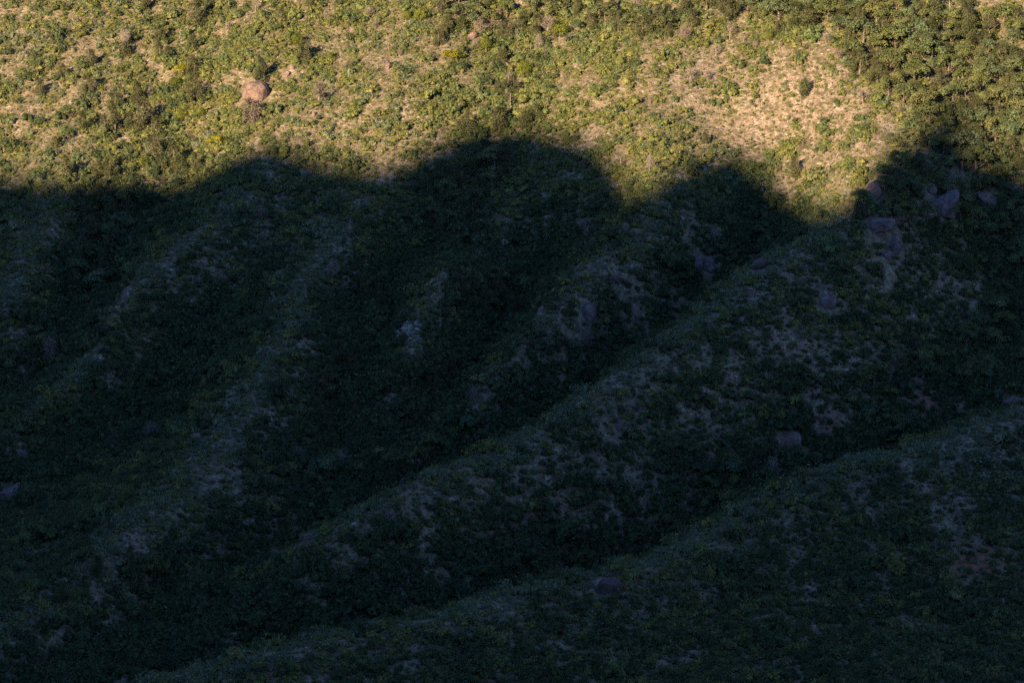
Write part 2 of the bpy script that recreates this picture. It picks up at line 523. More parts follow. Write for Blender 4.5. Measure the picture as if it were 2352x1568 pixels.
def shrub_mesh(name, seed, mat, height=.75, n=9, leaf=.11, per=230, ragged=1.1):
    """about 2 m across, unit radius 1"""
    r = np.random.RandomState(seed)
    ang, rad = r.rand(n) * 6.283, np.sqrt(r.rand(n)) * .72
    c = np.stack([rad * np.cos(ang), rad * np.sin(ang) * (.7 + .3 * r.rand()), height * (.22 + .40 * r.rand(n)) * (1.15 - .6 * rad ** 2)], 1)
    rr = .17 + .30 * r.rand(n) ** 1.3
    V, F = lumps_cloud(c, rr, per * 4.2, leaf, r, .95, .5)
    V[:, 2] -= .05
    # stray twigs with leaves
    m = int(60 * ragged)
    P = np.stack([r.normal(size=m) * .55, r.normal(size=m) * .55, height * (.5 + .6 * r.rand(m))], 1)
    V2, F2 = leaf_quads(P, unit(m, r), leaf, r, 1.0)
    return mesh_mat(name, *join([(V, F), (V2, F2)]), mat)
def mesh_mat(name, V, F, mat):
    me = mesh_np(name, V, F)
    me.materials.append(mat)
    return me
def twig_bush_mesh(name, seed, mat):
    r = np.random.RandomState(seed)
    parts = []
    for k in range(70):
        a, e = r.rand() * 6.283, .35 + 1.1 * r.rand()
        L = .7 + .5 * r.rand()
        d = np.array([math.cos(a) * math.cos(e), math.sin(a) * math.cos(e), math.sin(e)])
        p0 = np.array([r.normal() * .2, r.normal() * .2, 0])
        p1 = p0 + d * L * .55 + r.normal(size=3) * .07
        p2 = p0 + d * L + r.normal(size=3) * .14
        parts.append(tube([p0, p1, p2], [.022, .018, .009], 3))
    return mesh_mat(name, *join(parts), mat)
def yucca_mesh(name, seed):
    r = np.random.RandomState(seed)
    V, F = [], []
    for k in range(46):
        a, e = r.rand() * 6.283, math.radians(8 + 78 * r.rand())
        d = np.array([math.cos(a) * math.cos(e), math.sin(a) * math.cos(e), math.sin(e)])
        s = np.array([-math.sin(a), math.cos(a), 0]) * .055
        L = .75 + .35 * r.rand()
        i = len(V)
        V += [d * .06 - s, d * .06 + s, d * L * .6 + s * .8, d * L, d * L * .6 - s * .8]
        F += [(i, i + 1, i + 2, i + 4), (i + 4, i + 2, i + 3, i + 3)]
    V = np.array(V)
    quads = [f for f in F if f[2] != f[3]]
    tips = [(f[0], f[1], f[2]) for f in F if f[2] == f[3]]
    me = bpy.data.meshes.new(name)
    me.from_pydata([tuple(v) for v in V], [], quads + tips)
    me.materials.append(M_BLADE)
    return me

def branchy(r, height, n_main, spread, lean=0.0, fork=3, r0=.16):
    """trunk and limbs; returns tubes and limb ends"""
    parts, ends = [], []
    top = np.array([lean * height * r.normal(), lean * height * r.normal(), height])
    path = [np.array([0, 0, -.5])] + [top * f + np.array([r.normal() * .05, r.normal() * .05, 0]) * height * .5 for f in (.25, .5, .75, 1)]
    parts.append(tube(path, [r0 * 1.25, r0, r0 * .75, r0 * .5, r0 * .2], 6))
    for k in range(n_main):
        f = .22 + .72 * (k + r.rand()) / n_main
        p0 = np.array([np.interp(f, [0, .25, .5, .75, 1], [q[i] for q in path]) for i in range(3)])
        a = k * 2.4 + r.normal() * .4
        L = spread * (1.15 - .85 * f) * (.75 + .5 * r.rand()) * height
        d = np.array([math.cos(a), math.sin(a), .25 + .5 * r.rand()])
        p1 = p0 + d * L * .5 + r.normal(size=3) * L * .07
        p2 = p0 + d * L * np.array([1, 1, 1.1]) + r.normal(size=3) * L * .1
        rb = r0 * .42 * (1.1 - .7 * f)
        parts.append(tube([p0, p1, p2], [rb, rb * .7, rb * .3], 4))
        ends.append((p2, L))
        for q in range(fork):
            s = p0 + (p2 - p0) * (.35 + .55 * r.rand())
            e = s + (d + r.normal(size=3) * .7) * L * (.25 + .3 * r.rand())
            parts.append(tube([s, (s + e) / 2 + r.normal(size=3) * L * .04, e], [rb * .45, rb * .3, rb * .12], 3))
            ends.append((e, L * .5))
    return parts, ends
def juniper_parts(seed):
    """height about 1; crown built of many sprays round limb ends"""
    r = np.random.RandomState(seed)
    parts, ends = branchy(r, .92, 15, .36, .03, 2, .035)
    wide = .27 + .12 * r.rand()
    c, rad = [], []
    for k in range(46):
        z = .10 + .88 * r.rand() ** .9
        prof = wide * (1.12 - z) ** .55 * min(1, .55 + 1.6 * z)
        a = r.rand() * 6.283
        q = prof * (.35 + .75 * r.rand())
        c.append((q * math.cos(a), q * math.sin(a), z))
        rad.append((.055 + .07 * r.rand()) * (1.25 - .5 * z))
    V, F = lumps_cloud(c, rad, 7600, .021, r, 1.15, .9, True)
    V2, F2 = leaf_quads(np.array(c)[r.randint(0, len(c), 260)] + r.normal(size=(260, 3)) * .06, unit(260, r), .018, r, 1)
    return join([(V, F), (V2, F2)]), join(parts)
def oak_parts(seed, full=1.0):
    r = np.random.RandomState(seed)
    parts, ends = branchy(r, .62, 9, .5, .08, 2, .042)
    c, rad = [], []
    n = 20
    for k in range(n):
        d = unit(1, r)[0]
        d[2] = abs(d[2]) * .9 - .12
        q = .22 + .16 * r.rand()
        c.append((d[0] * q * 1.15, d[1] * q * 1.15, .58 + d[2] * .34))
        rad.append(.10 + .09 * r.rand())
    V, F = lumps_cloud(c, rad, 3600 * full, .026, r, .85, .75, False)
    V2, F2 = leaf_quads(np.array(c)[r.randint(0, n, 160)] + r.normal(size=(160, 3)) * .10, unit(160, r), .024, r, 1)
    return join([(V, F), (V2, F2)]), join(parts)
def round_parts(seed):
    r = np.random.RandomState(seed)
    parts, _ = branchy(r, .5, 7, .4, .03, 1, .04)
    c, rad = [(0, 0, .52)], [.36]
    for k in range(16):
        d = unit(1, r)[0]
        c.append((d[0] * .26, d[1] * .26, .52 + d[2] * .24))
        rad.append(.13 + .06 * r.rand())
    V, F = lumps_cloud(c, rad, 3600, .022, r, 1.05, .6, True)
    return join([(V, F)]), join(parts)
def dead_parts(seed, kind):
    r = np.random.RandomState(seed)
    if kind == 'conical':
        parts, ends = branchy(r, .95, 26, .27, .02, 5, .030)
        twigs, nt_, tl, tr = [], 330, .11, .0055
    elif kind == 'bushy':
        parts, ends = branchy(r, .7, 18, .46, .06, 6, .036)
        twigs, nt_, tl, tr = [], 420, .13, .0060
    else:
        parts, ends = branchy(r, .8, 6, .5, .10, 4, .045)
        twigs, nt_, tl, tr = [], 30, .14, .007
    for k in range(nt_):
        p, L = ends[r.randint(len(ends))]
        d = unit(1, r)[0]
        d[2] = d[2] * .6 + (-.15 if kind == 'conical' else .25)
        q = p * (.72 + .28 * r.rand()) * np.array([1, 1, 1]) + np.array([0, 0, .1 * r.rand()])
        twigs.append(tube([q, q + d * tl * (.5 + .8 * r.rand())], [tr, tr * .5], 3))
    return join(twigs), join(parts)

# ------------------------------------------------------------------ boulders: shapes
import bmesh
WEDGE = [(-1,-.55,-.1),(.1,-.6,.05),(.95,-.5,.35),(1,.3,.6),(.6,.45,1),(.25,.5,.8),(-.45,.4,.3),(-.85,-.5,-1),(.85,-.5,-1),(.95,.5,-1),(-.8,.5,-1),(.45,-.62,-.9)]   # flat sloping top over a steep front
def boulder_mesh(name, outline, wid, hgt, depth, seed, mat, rough=.05, extra=None):
    """outline: front view in -1..1; gets thickness, then a weathered surface"""
    r = np.random.RandomState(seed)
    bm = bmesh.new()
    def hull(pts):
        vs = [bm.verts.new(p) for p in pts]
        res = bmesh.ops.convex_hull(bm, input=vs)
        junk = [g for g in res['geom_interior'] + res['geom_unused'] if isinstance(g, bmesh.types.BMVert)]
        bmesh.ops.delete(bm, geom=list(set(junk)), context='VERTS')
    def add(outl):
        pts = []
        if outl is ANGULAR:
            hull([(a * wid / 2, b * depth, c_ * hgt / 2) for a, b, c_ in WEDGE])
            return
        rings = ((-.5, .5), (-.40, .76), (-.2, .95), (.1, 1.0), (.35, .85), (.5, .5)) if outl is ROUNDED else ((-.5, .62 + .2 * r.rand()), (-.22, .95), (.2, 1.0), (.5, .6))
        for k, (a, b) in enumerate(outl):
            for f, sc in rings:
                pts.append(((a * sc) * wid / 2, f * depth + (.03 if outl is ROUNDED else .08) * depth * r.normal(), (b * (sc if b > 0 else 1)) * hgt / 2))
        hull(pts)
    add(outline)
    if extra:
        add(extra)
    bmesh.ops.triangulate(bm, faces=bm.faces[:])
    for cut in range(3):
        bmesh.ops.subdivide_edges(bm, edges=[e for e in bm.edges if e.calc_length() > max(wid, hgt) * .11], cuts=1, use_grid_fill=True)
        bmesh.ops.triangulate(bm, faces=bm.faces[:])
    bm.normal_update()
    s = max(wid, hgt)
    for v in bm.verts:
        x, y, z = v.co
        n = fbm(x + y * .7 + seed, z - y * .4, s * .45, seed % 50 + 100, 3) - .5
        v.co += v.normal * float(n) * s * rough * 2.4
    me = bpy.data.meshes.new(name)
    bm.to_mesh(me)
    bm.free()
    me.polygons.foreach_set('use_smooth', np.zeros(len(me.polygons), bool))
    me.materials.append(mat)
    return me
ROUNDED = [(-.95,-.5),(-1,-.05),(-.8,.45),(-.4,.85),(.1,1),(.6,.8),(.92,.4),(1,-.15),(.85,-.7),(0,-1)]
SLAB = [(-1,-.3),(-.9,.3),(-.3,.8),(.4,1),(.9,.6),(1,-.2),(.6,-1),(-.6,-1)]
UPRIGHT = [(-.7,-1),(-.85,-.2),(-.6,.5),(-.45,.9),(.0,1),(.4,.8),(.95,.3),(.8,-.4),(.5,-1)]
ANGULAR = [(-1,-.05),(-.55,.35),(.55,1),(.78,.75),(1,.45),(.95,-.9),(.5,-1),(-.7,-.9)]
SLANT = [(-1,.7),(-.9,1),(-.65,1),(.9,-.25),(1,-.6),(.75,-1),(.5,-.85)]
OVERHANG = [(-.95,.2),(-.75,.8),(-.35,1),(.9,.9),(1,.5),(.8,.15),(.2,-.25),(-.6,-.4),(-.95,-.2)]
LEG = [(-.9,-1),(-.8,-.1),(-.5,-.1),(-.5,-.7),(-.6,-1)]
LUMP = [(-1,-1),(-.95,-.5),(-.5,-.05),(.6,-.1),(1,-.6),(.9,-1)]
BANK = [(-1,-.3),(-.5,.35),(.1,.8),(.6,1),(.95,.5),(1,-.6),(.3,-1),(-.8,-.9)]
DUO = [(-.9,-1),(-1,-.2),(-.5,.9),(.2,1),(.8,.5),(1,-.6),(.6,-1)]
BOULDERS = [  # u, v of centre, width, height (photograph units), outline, rock, label
    (588,212,70,52,ROUNDED,M_ROCK,'huge rounded pink boulder standing alone on the sunlit slope behind a grey bush'),
    (655,170,26,13,SLAB,M_ROCK,'flat pinkish slab up and right of the huge pink boulder'),
    (671,155,15,11,ROUNDED,M_ROCK,'small pinkish rock just above the flat slab near the huge pink boulder'),
    (712,277,15,8,SLAB,M_ROCK,'low pale rock in sunlit grass below the grey snag'),
    (720,262,10,14,UPRIGHT,M_ROCK,'small upright pale rock touching the foot of the grey snag'),
    (1085,81,27,15,SLAB,M_ROCK,'sunlit brown slab at the foot of a dead conical tree near the top edge'),
    (890,149,15,21,UPRIGHT,M_ROCK,'brown upright rock between round shrubs on the upper slope'),
    (1070,6,18,11,ROUNDED,M_ROCK,'pink rock cut by the top edge of the picture'),
    (811,71,15,13,ROUNDED,M_ROCK,'dull brown rock half hidden in shrubs left of the dead trees near the top'),
    (1188,35,15,9,ROUNDED,M_ROCK,'reddish rock between trees near the top edge right of the brown slab'),
    (1162,149,18,18,SLAB,M_ROCK,'brown rock under the pale dead tree above the central tree clump'),
    (2004,440,42,44,ROUNDED,M_ROCK,'dark reddish dome boulder right where the bare hump meets the shadow'),
    (2140,437,30,20,SLAB,M_GREY,'grey slab leaning behind the big angular boulder in shade'),
    (2168,466,70,62,ANGULAR,M_GREY,'biggest angular grey boulder with a sloping flat top in the shaded woods'),
    (2266,462,50,38,SLANT,M_GREY,'long tilted grey slab sticking out of shaded bushes'),
    (2023,526,74,46,OVERHANG,M_GREY,'wide grey boulder overhanging on a narrow rock leg'),
    (2056,567,30,36,UPRIGHT,M_GREY,'leaning oval grey boulder below the overhanging boulder'),
    (2037,586,28,17,SLAB,M_GREY,'low pinkish rock against the foot of the leaning oval boulder'),
    (2041,640,33,50,UPRIGHT,M_LICH,'standing rock with yellow green lichen, knobbed at the top'),
    (1902,690,44,31,SLAB,M_GREY,'smooth domed grey boulder alone on the shaded ridge flank'),
    (1724,672,22,24,UPRIGHT,M_ROCK,'small pinkish pointed boulder on the crest of the middle ridge'),
    (1601,604,28,33,DUO,M_GREY,'taller grey boulder of the split pair on the shaded slope'),
    (1628,608,34,34,DUO,M_GREY,'broad grey boulder of the split pair with a sloping shoulder'),
    (1626,638,28,20,SLAB,M_ROCK,'wedge of pinkish rock just below the split pair'),
    (1742,606,36,30,BANK,M_BLACK,'dark slanted rock half under a bush behind the middle ridge'),
    (1351,718,42,37,ROUNDED,M_GREY,'pale cracked boulder alone on a shaded spur at mid slope'),
    (1381,829,15,10,ROUNDED,M_GREY,'small pale rock at the bottom of the spur below the cracked boulder'),
    (1338,826,17,12,ROUNDED,M_GREY,'small dull rock beside a dead shrub below the cracked boulder'),
    (1386,848,14,9,SLAB,M_ROCK,'small flat pinkish rock lowest of three below the cracked boulder'),
    (1422,979,18,21,ROUNDED,M_GREY,'lone grey rock on the near flank of the middle ridge'),
    (22,1130,52,38,ANGULAR,M_GREY,'purple grey angular boulder cut by the left edge of the picture'),
    (52,1045,30,24,BANK,M_GREY,'tilted grey rock above the angular boulder at the left edge'),
    (1395,1347,66,34,DUO,M_BLACK,'large dark lumpy boulder on the crest of the nearest ridge'),
    (1300,1305,19,17,ROUNDED,M_GREY,'small grey rock in the dark ravine behind the lumpy crest boulder'),
    (1439,1236,13,12,ROUNDED,M_GREY,'tiny pale rock high in the dark ravine behind the nearest ridge'),
    (925,1105,22,13,SLAB,M_GREY,'low pale slab in the dark ravine left of the middle ridge'),
    (2330,922,64,18,SLAB,M_GREY,'long low grey boulder on the ridge crest at the right edge'),
    (1814,1016,60,42,BANK,M_ROCK,'pale pinkish rock face rising from trees in the right hand ravine'),
    (289,688,16,28,UPRIGHT,M_GREY,'narrow grey rock standing on the crest of the left spur'),
    (299,555,14,36,UPRIGHT,M_GREY,'tall thin pale rock fin above the dark left ravine'),
    (1340,516,30,24,ROUNDED,M_ROCK,'dull purple boulder in bushes just under the shadow edge'),
    (1745,425,18,10,SLAB,M_ROCK,'small rock in shade just inside the shadow lobe under the bare slope'),
]
PXM = KX / FW                                  # metres per photograph unit at one metre
for k, (u, v, wd, ht, outl, mat, lab) in enumerate(BOULDERS):
    foot = at([(u, v + ht * .42)])[0]
    dist = math.hypot(foot[1], foot[2] - CAM_Z)
    W, H = wd * PXM * dist * .94, ht * PXM * dist * 1.06
    Dp = min(W, H) * .95
    me = boulder_mesh('boulder', outl, W, H, Dp, 300 + k, mat, .03 if outl is ROUNDED else .05 if outl is ANGULAR else .07, LEG if outl is OVERHANG else LUMP if mat is M_BLACK else None)
    y = foot[1] + Dp * .35
    o = link('boulder', me, None, None, label=lab, category='boulder', group='boulders on the hillside')
    o.location = (foot[0] * y / foot[1], y, foot[2] + H * .36)
    o.rotation_euler = (0, 0, R((k * 37) % 30 - 15))
ROCKS_UV = np.array([(b[0], b[1], b[2], b[3]) for b in BOULDERS], float)

# ------------------------------------------------------------------ zones: how places on the slope are called
ZONES = [
    (70,60,'in the upper left corner above the grassy terraces'),(80,200,'on the sunlit terraces at the left edge'),(80,350,'just above the shadow edge at the left edge'),
    (250,100,'in sunlit scrub beside the upper tree line'),(260,230,'in sunlit scrub near two round bushes'),(230,370,'above the shadow edge under the left tree line'),
    (430,80,'in the tree line at the top'),(420,230,'around the two round bright bushes'),(400,360,'in the tree clump touching the shadow edge'),
    (600,80,'above the huge pink boulder near the top'),(560,200,'beside the huge pink boulder'),(560,310,'below the huge pink boulder'),
    (740,110,'up and right of the huge pink boulder'),(740,260,'around the grey snag right of the pink boulder'),
    (900,70,'near the top between the two brown rocks'),(900,200,'on grass below the upright brown rock'),(880,320,'in gold grass between two shadow lobes'),
    (1080,90,'around the sunlit brown slab'),(1110,220,'above the central dead trees'),(1150,300,'on the tip of the central shadow lobe'),
    (1270,60,'in the sunlit wood along the top centre'),(1260,190,'right of the central dead trees'),(1330,280,'on the sunlit grass right of the central lobe'),
    (1450,60,'in the trees above the bare slope'),(1440,200,'on the patchy bare slope at the centre right'),(1480,390,'in the sunlit notch between two shadow lobes'),
    (1620,50,'in the thick trees at the top centre'),(1620,200,'on the left shoulder of the bare hump'),(1670,320,'on the bare chute beside the hump'),
    (1800,50,'in the wood above the bare hump'),(1860,200,'on the crown of the bare hump'),(1850,330,'on the lower face of the bare hump'),(1890,430,'in the sunlit tongue below the bare hump'),
    (1980,130,'in the wood edging the bare hump'),(2000,280,'down the right edge of the bare hump'),
    (2120,60,'in the right hand wood at the top'),(2140,190,'around the white bare oak'),(2270,110,'in the upper right corner wood'),(2280,260,'in the wood above the right shadow'),(2130,320,'at the peak of the right shadow lobe'),(2290,380,'where the right wood meets the shadow'),
    (60,520,'in shade below the far left shadow line'),(240,550,'in the dark left ravine'),(180,700,'at the bend of the dark left ravine'),(100,850,'low in the dark left ravine'),
    (420,520,'in shade right of the dark left ravine'),(400,680,'on the shaded spur right of the left ravine'),(300,850,'on the lower shaded spur at the left'),(620,500,'under the left shadow lobe'),(640,680,'on the wide shaded slope left of centre'),
    (850,500,'in shade left of the central lobe'),(1050,440,'in the dark tree clump under the central lobe'),(860,740,'left of the pale scree patch'),(980,760,'right of the pale scree patch'),(1120,700,'between the scree and the cracked boulder'),
    (1250,560,'in shade right of the central trees'),(1350,720,'around the cracked boulder'),(1500,560,'in shade under the sunlit notch'),(1620,620,'around the split pair of boulders'),(1680,440,'on the shadow lobe under the bare chute'),
    (1850,560,'in shade below the sunlit tongue'),(2020,540,'around the overhanging boulder'),(2170,470,'around the biggest angular boulder'),(2290,520,'near the tilted slab at the right edge'),
    (2100,700,'below the lichen rock'),(1850,720,'around the smooth domed boulder'),(1700,800,'below the pointed boulder on the ridge'),(2270,720,'in the shaded wood at the right edge'),
    (450,960,'on the pale grassy patch in the left shade'),(250,1070,'around the white rock streak at the left'),(80,1130,'beside the purple angular boulder'),(650,930,'on the shaded slope above the main ravine'),(800,930,'at the head of the main dark ravine'),
    (1000,930,'on the small spur in the main ravine'),(780,1150,'in the bottom of the main dark ravine'),(950,1080,'around the low pale slab in the ravine'),(1250,1000,'along the crest of the middle ridge'),(1450,1000,'below the crest of the middle ridge'),
    (1650,980,'on the broad near flank of the middle ridge'),(1850,1020,'around the pale pinkish rock face'),(2100,900,'in the deep right hand ravine'),(2280,880,'in the ravine above the long crest boulder'),
    (500,1200,'on the dark slope left of the main ravine'),(200,1280,'on the dark slope at the lower left'),(300,1450,'in the lower left corner'),(650,1400,'on the tail of the middle ridge'),(1000,1260,'on the reddish foot of the middle ridge'),
    (1300,1180,'on the rusty soil of the middle ridge'),(1600,1150,'in the ravine behind the nearest ridge'),(1200,1320,'low in the ravine behind the nearest ridge'),(2200,1050,'high on the crest of the nearest ridge'),
    (1900,1180,'on the upper face of the nearest ridge'),(1400,1380,'around the lumpy crest boulder'),(2230,1280,'around the red soil patch'),(1700,1380,'in the middle of the nearest ridge face'),(1000,1480,'along the low crest of the nearest ridge'),
    (1350,1510,'at the bottom edge below the crest boulder'),(1900,1510,'at the bottom edge right of the middle'),(2250,1480,'in the lower right corner'),
]
ZC = np.array([(a, b) for a, b, _ in ZONES], float)
ORD = ['first', 'second', 'third', 'fourth', 'fifth', 'sixth', 'seventh', 'eighth', 'ninth', 'tenth', 'eleventh', 'twelfth', 'thirteenth', 'fourteenth', 'fifteenth', 'sixteenth', 'seventeenth', 'eighteenth', 'nineteenth', 'twentieth']
def say(n):
    tens = ['twenty', 'thirty', 'forty', 'fifty']
    if n < 20: return ORD[n]
    q, r_ = divmod(n + 1, 10)
    return tens[q - 2] + ('-' + ORD[r_ - 1] if r_ else 'th')
def name_things(items, noun):
    """items: (object, u, v, size); a label that singles each out: its zone, then its place in it from the left"""
    zones = {}
    for it in items:
        z = int(np.argmin(((ZC - np.array(it[1:3])) ** 2).sum(1)))
        zones.setdefault(z, []).append(it)
    for z, its in zones.items():
        its.sort(key=lambda q: q[1])
        where = ZONES[z][2]
        if len(its) == 1:
            its[0][0]['label'] = f'{noun} growing alone {where}' if len(where.split()) < 9 else f'{noun} {where}'
            continue
        for k, it in enumerate(its):
            it[0]['label'] = (f'leftmost {noun} {where}' if k == 0 else f'rightmost {noun} {where}' if k == len(its) - 1 else f'{say(k)} {noun} from the left {where}')

# ------------------------------------------------------------------ trees
def tree_proto(name, parts_fn, seeds, leaf_mat, wood_mat, crown='crown'):
    out = []
    for sd in seeds:
        (cv, cf), (tv, tf) = parts_fn(sd)
        if name == 'dead':                    # bare wood all through: trunk, limbs and twigs are one mesh
            out.append(mesh_mat(name, *join([(tv, tf), (cv, cf)]), wood_mat))
            continue
        out.append((mesh_mat(name + '_' + crown, cv, cf, leaf_mat), mesh_mat(name + '_trunk', tv, tf, wood_mat)))
    return out
KINDS = {
    'juniper': ('juniper_tree', 'tree', tree_proto('juniper', juniper_parts, range(11, 18), M_JUN, M_BARK), 'crown', 'junipers on the hillside', 'olive juniper'),
    'oak': ('oak_tree', 'tree', tree_proto('oak', oak_parts, range(31, 37), M_OAKT, M_BARK), 'crown', 'small oaks on the hillside', 'green oak'),
    'round': ('round_bush', 'bush', tree_proto('round_bush', round_parts, range(51, 54), M_ROUND, M_BARK), 'crown', 'bright rounded bushes', 'round bright bush'),
    'yellow': ('yellow_bush', 'bush', tree_proto('yellow_bush', oak_parts, range(61, 63), M_YEL, M_BARK), 'crown', 'lime yellow bushes', 'lime yellow bush'),
    'grey': ('grey_bush', 'bush', tree_proto('grey_bush', juniper_parts, range(71, 73), M_TWIG, M_BARK), 'crown', 'brown grey bushes', 'brownish grey bush'),
    'dead_c': ('dead_tree', 'dead tree', tree_proto('dead', lambda s: dead_parts(s, 'conical'), range(81, 85), M_DEAD, M_DEAD, 'twigs'), 'twigs', 'bare grey dead trees', 'leafless dead tree'),
    'dead_b': ('dead_tree', 'dead tree', tree_proto('dead', lambda s: dead_parts(s, 'bushy'), range(91, 95), M_DEAD, M_DEAD, 'twigs'), 'twigs', 'bare grey dead trees', 'leafless dead tree'),
    'dead_o': ('dead_tree', 'dead tree', tree_proto('dead', lambda s: dead_parts(s, 'open'), range(96, 99), M_DEAD, M_DEAD, 'twigs'), 'twigs', 'bare grey dead trees', 'leafless dead tree'),
}
def C1(x, y): return 0.34 * x, 0.34 * y
def C2(x, y): return 776 + 0.34 * x, 0.34 * y
def C3(x, y): return 1552 + 0.34 * x, 0.34 * y
TREES = []   # kind, u, v of foot, height in photograph units, width factor
for x, y, h in [(1330,200,170),(1080,295,110),(1080,405,105),(850,385,90),(1300,345,110),(1310,525,130),(620,455,110),(1770,565,150),(600,645,130),(1310,695,150),(930,695,125),(780,755,130),(780,895,150),(960,885,190),(1060,935,130),(1040,1085,150),(1180,1155,170),(1320,1165,120),(740,1205,130),(560,895,120),(450,1205,130),(2060,425,130),(420,525,85),(270,645,95),(980,80,100),(1900,135,75),(1430,80,90),(880,890,120),(660,1200,100),(1130,420,90),(1250,540,80),(700,900,110),(1090,1180,110),(1230,1190,100),(370,1000,70),(2100,60,80)]:
    TREES.append(('juniper', *C1(x, y), .34 * h, 1.0))
for x, y, h, wf in [(1225,815,75,1),(1345,805,70,1.15),(1185,612,85,1.4),(2010,318,90,1),(975,1145,80,1.1),(1190,830,50,1)]:
    TREES.append(('round', *C1(x, y), .34 * h, wf))
TREES.append(('yellow', *C1(1235, 545), 30, 1.1))
TREES.append(('yellow', *C1(1470, 1005), 26, 1.5))
TREES.append(('grey', *C1(1705, 842), 53, 1.15))
TREES.append(('yellow', *C2(765, 430), 26, 1.6))
for x, y, h in [(850,335,140),(1545,205,70),(1000,665,95),(1190,885,45)]: TREES.append(('dead_b', *C1(x, y), .34 * h, 1))
for x, y, h in [(1730,85,100),(2150,705,150),(2210,165,95),(640,175,60)]: TREES.append(('dead_c', *C1(x, y), .34 * h, .9))
for x, y, h in [(215,115,80),(1040,475,65),(935,645,60),(1420,235,135),(930,335,70),(2020,65,95),(420,380,60),(1520,130,80)]: TREES.append(('dead_b', *C2(x, y), .34 * h, 1))
for x, y, h in [(250,215,80),(960,258,125),(1215,280,75),(1360,370,125),(1405,395,80),(1155,565,85),(1090,125,75),(2110,1165,110),(2340,285,110),(2110,700,60)]: TREES.append(('dead_c', *C2(x, y), .34 * h, .95))
for x, y, h in [(1165,745,130),(1160,800,90),(1920,1145,105),(1110,470,60)]: TREES.append(('dead_o', *C2(x, y), .34 * h, 1.1))
for x, y, h, wf in [(560,150,90,1.1),(1255,545,125,.85),(1000,350,100,1),(1500,265,100,1.2),(460,140,70,1)]: TREES.append(('round', *C2(x, y), .34 * h, wf))
for x, y, h in [(1260,200,110),(1110,445,110),(2060,250,135),(2160,215,150),(1320,80,90),(1090,905,160),(1270,885,140),(870,905,120),(1140,665,110),(680,315,95),(2240,250,85),(1080,650,90),(1190,640,110),(1290,560,60),(1340,830,110),(720,250,80),(1010,70,90)]: TREES.append(('juniper', *C2(x, y), .34 * h, 1.05))
for x, y, h, k in [(60,295,135,'dead_b'),(370,270,115,'dead_c'),(270,375,85,'dead_b'),(460,295,70,'dead_b'),(1100,425,115,'dead_b'),(1020,285,75,'dead_b'),(1280,80,90,'dead_c'),(1850,85,95,'dead_o'),(2165,120,110,'dead_c'),(2160,205,75,'dead_b'),(1270,700,125,'dead_o'),(1265,690,90,'dead_b'),(1710,545,90,'dead_o'),(2040,305,80,'dead_c'),(100,570,120,'dead_c'),(210,560,90,'dead_c'),(740,40,60,'dead_b'),(2280,795,95,'dead_o'),(1870,1250,100,'dead_o'),(1360,1195,65,'dead_b'),(540,330,60,'dead_b'),(700,340,60,'dead_o'),(1310,360,60,'dead_b'),(1550,560,80,'dead_c'),(2100,150,60,'dead_b')]:
    TREES.append((k, *C3(x, y), .34 * h, 1))
for x, y, h, k in [(870,650,115,'juniper'),(800,1205,125,'juniper'),(200,975,70,'juniper'),(110,195,115,'juniper'),(370,160,135,'juniper'),(520,90,120,'juniper'),(700,235,85,'juniper'),(630,285,65,'round'),(860,175,75,'oak'),(1390,365,150,'oak'),(1450,510,150,'oak'),(1190,500,85,'oak'),(240,60,110,'juniper'),(60,90,110,'juniper'),(640,60,80,'juniper'),(1280,240,95,'round'),(1880,260,100,'oak'),(2130,655,80,'round')]:
    TREES.append((k, *C3(x, y), .34 * h, 1.05))
for u, v, h, k in [(765,640,48,'dead_b'),(350,1015,52,'dead_b'),(1410,660,36,'dead_b'),(705,1262,50,'dead_b'),(120,850,70,'dead_c'),(900,1205,42,'dead_b'),(1350,810,50,'dead_c'),(1090,930,46,'dead_b'),(785,1095,60,'dead_c'),(600,510,40,'dead_c'),(1640,560,46,'dead_b'),(680,1060,40,'dead_b'),(1070,370,28,'dead_o'),(1990,1300,26,'dead_o'),(1215,1425,30,'dead_o'),(2290,930,42,'dead_o'),(1775,1110,60,'dead_c'),(630,1285,30,'dead_b'),(1165,560,38,'dead_c'),(530,870,30,'dead_b'),(2080,1035,24,'dead_o')]:
    TREES.append((k, u, v, h, 1))
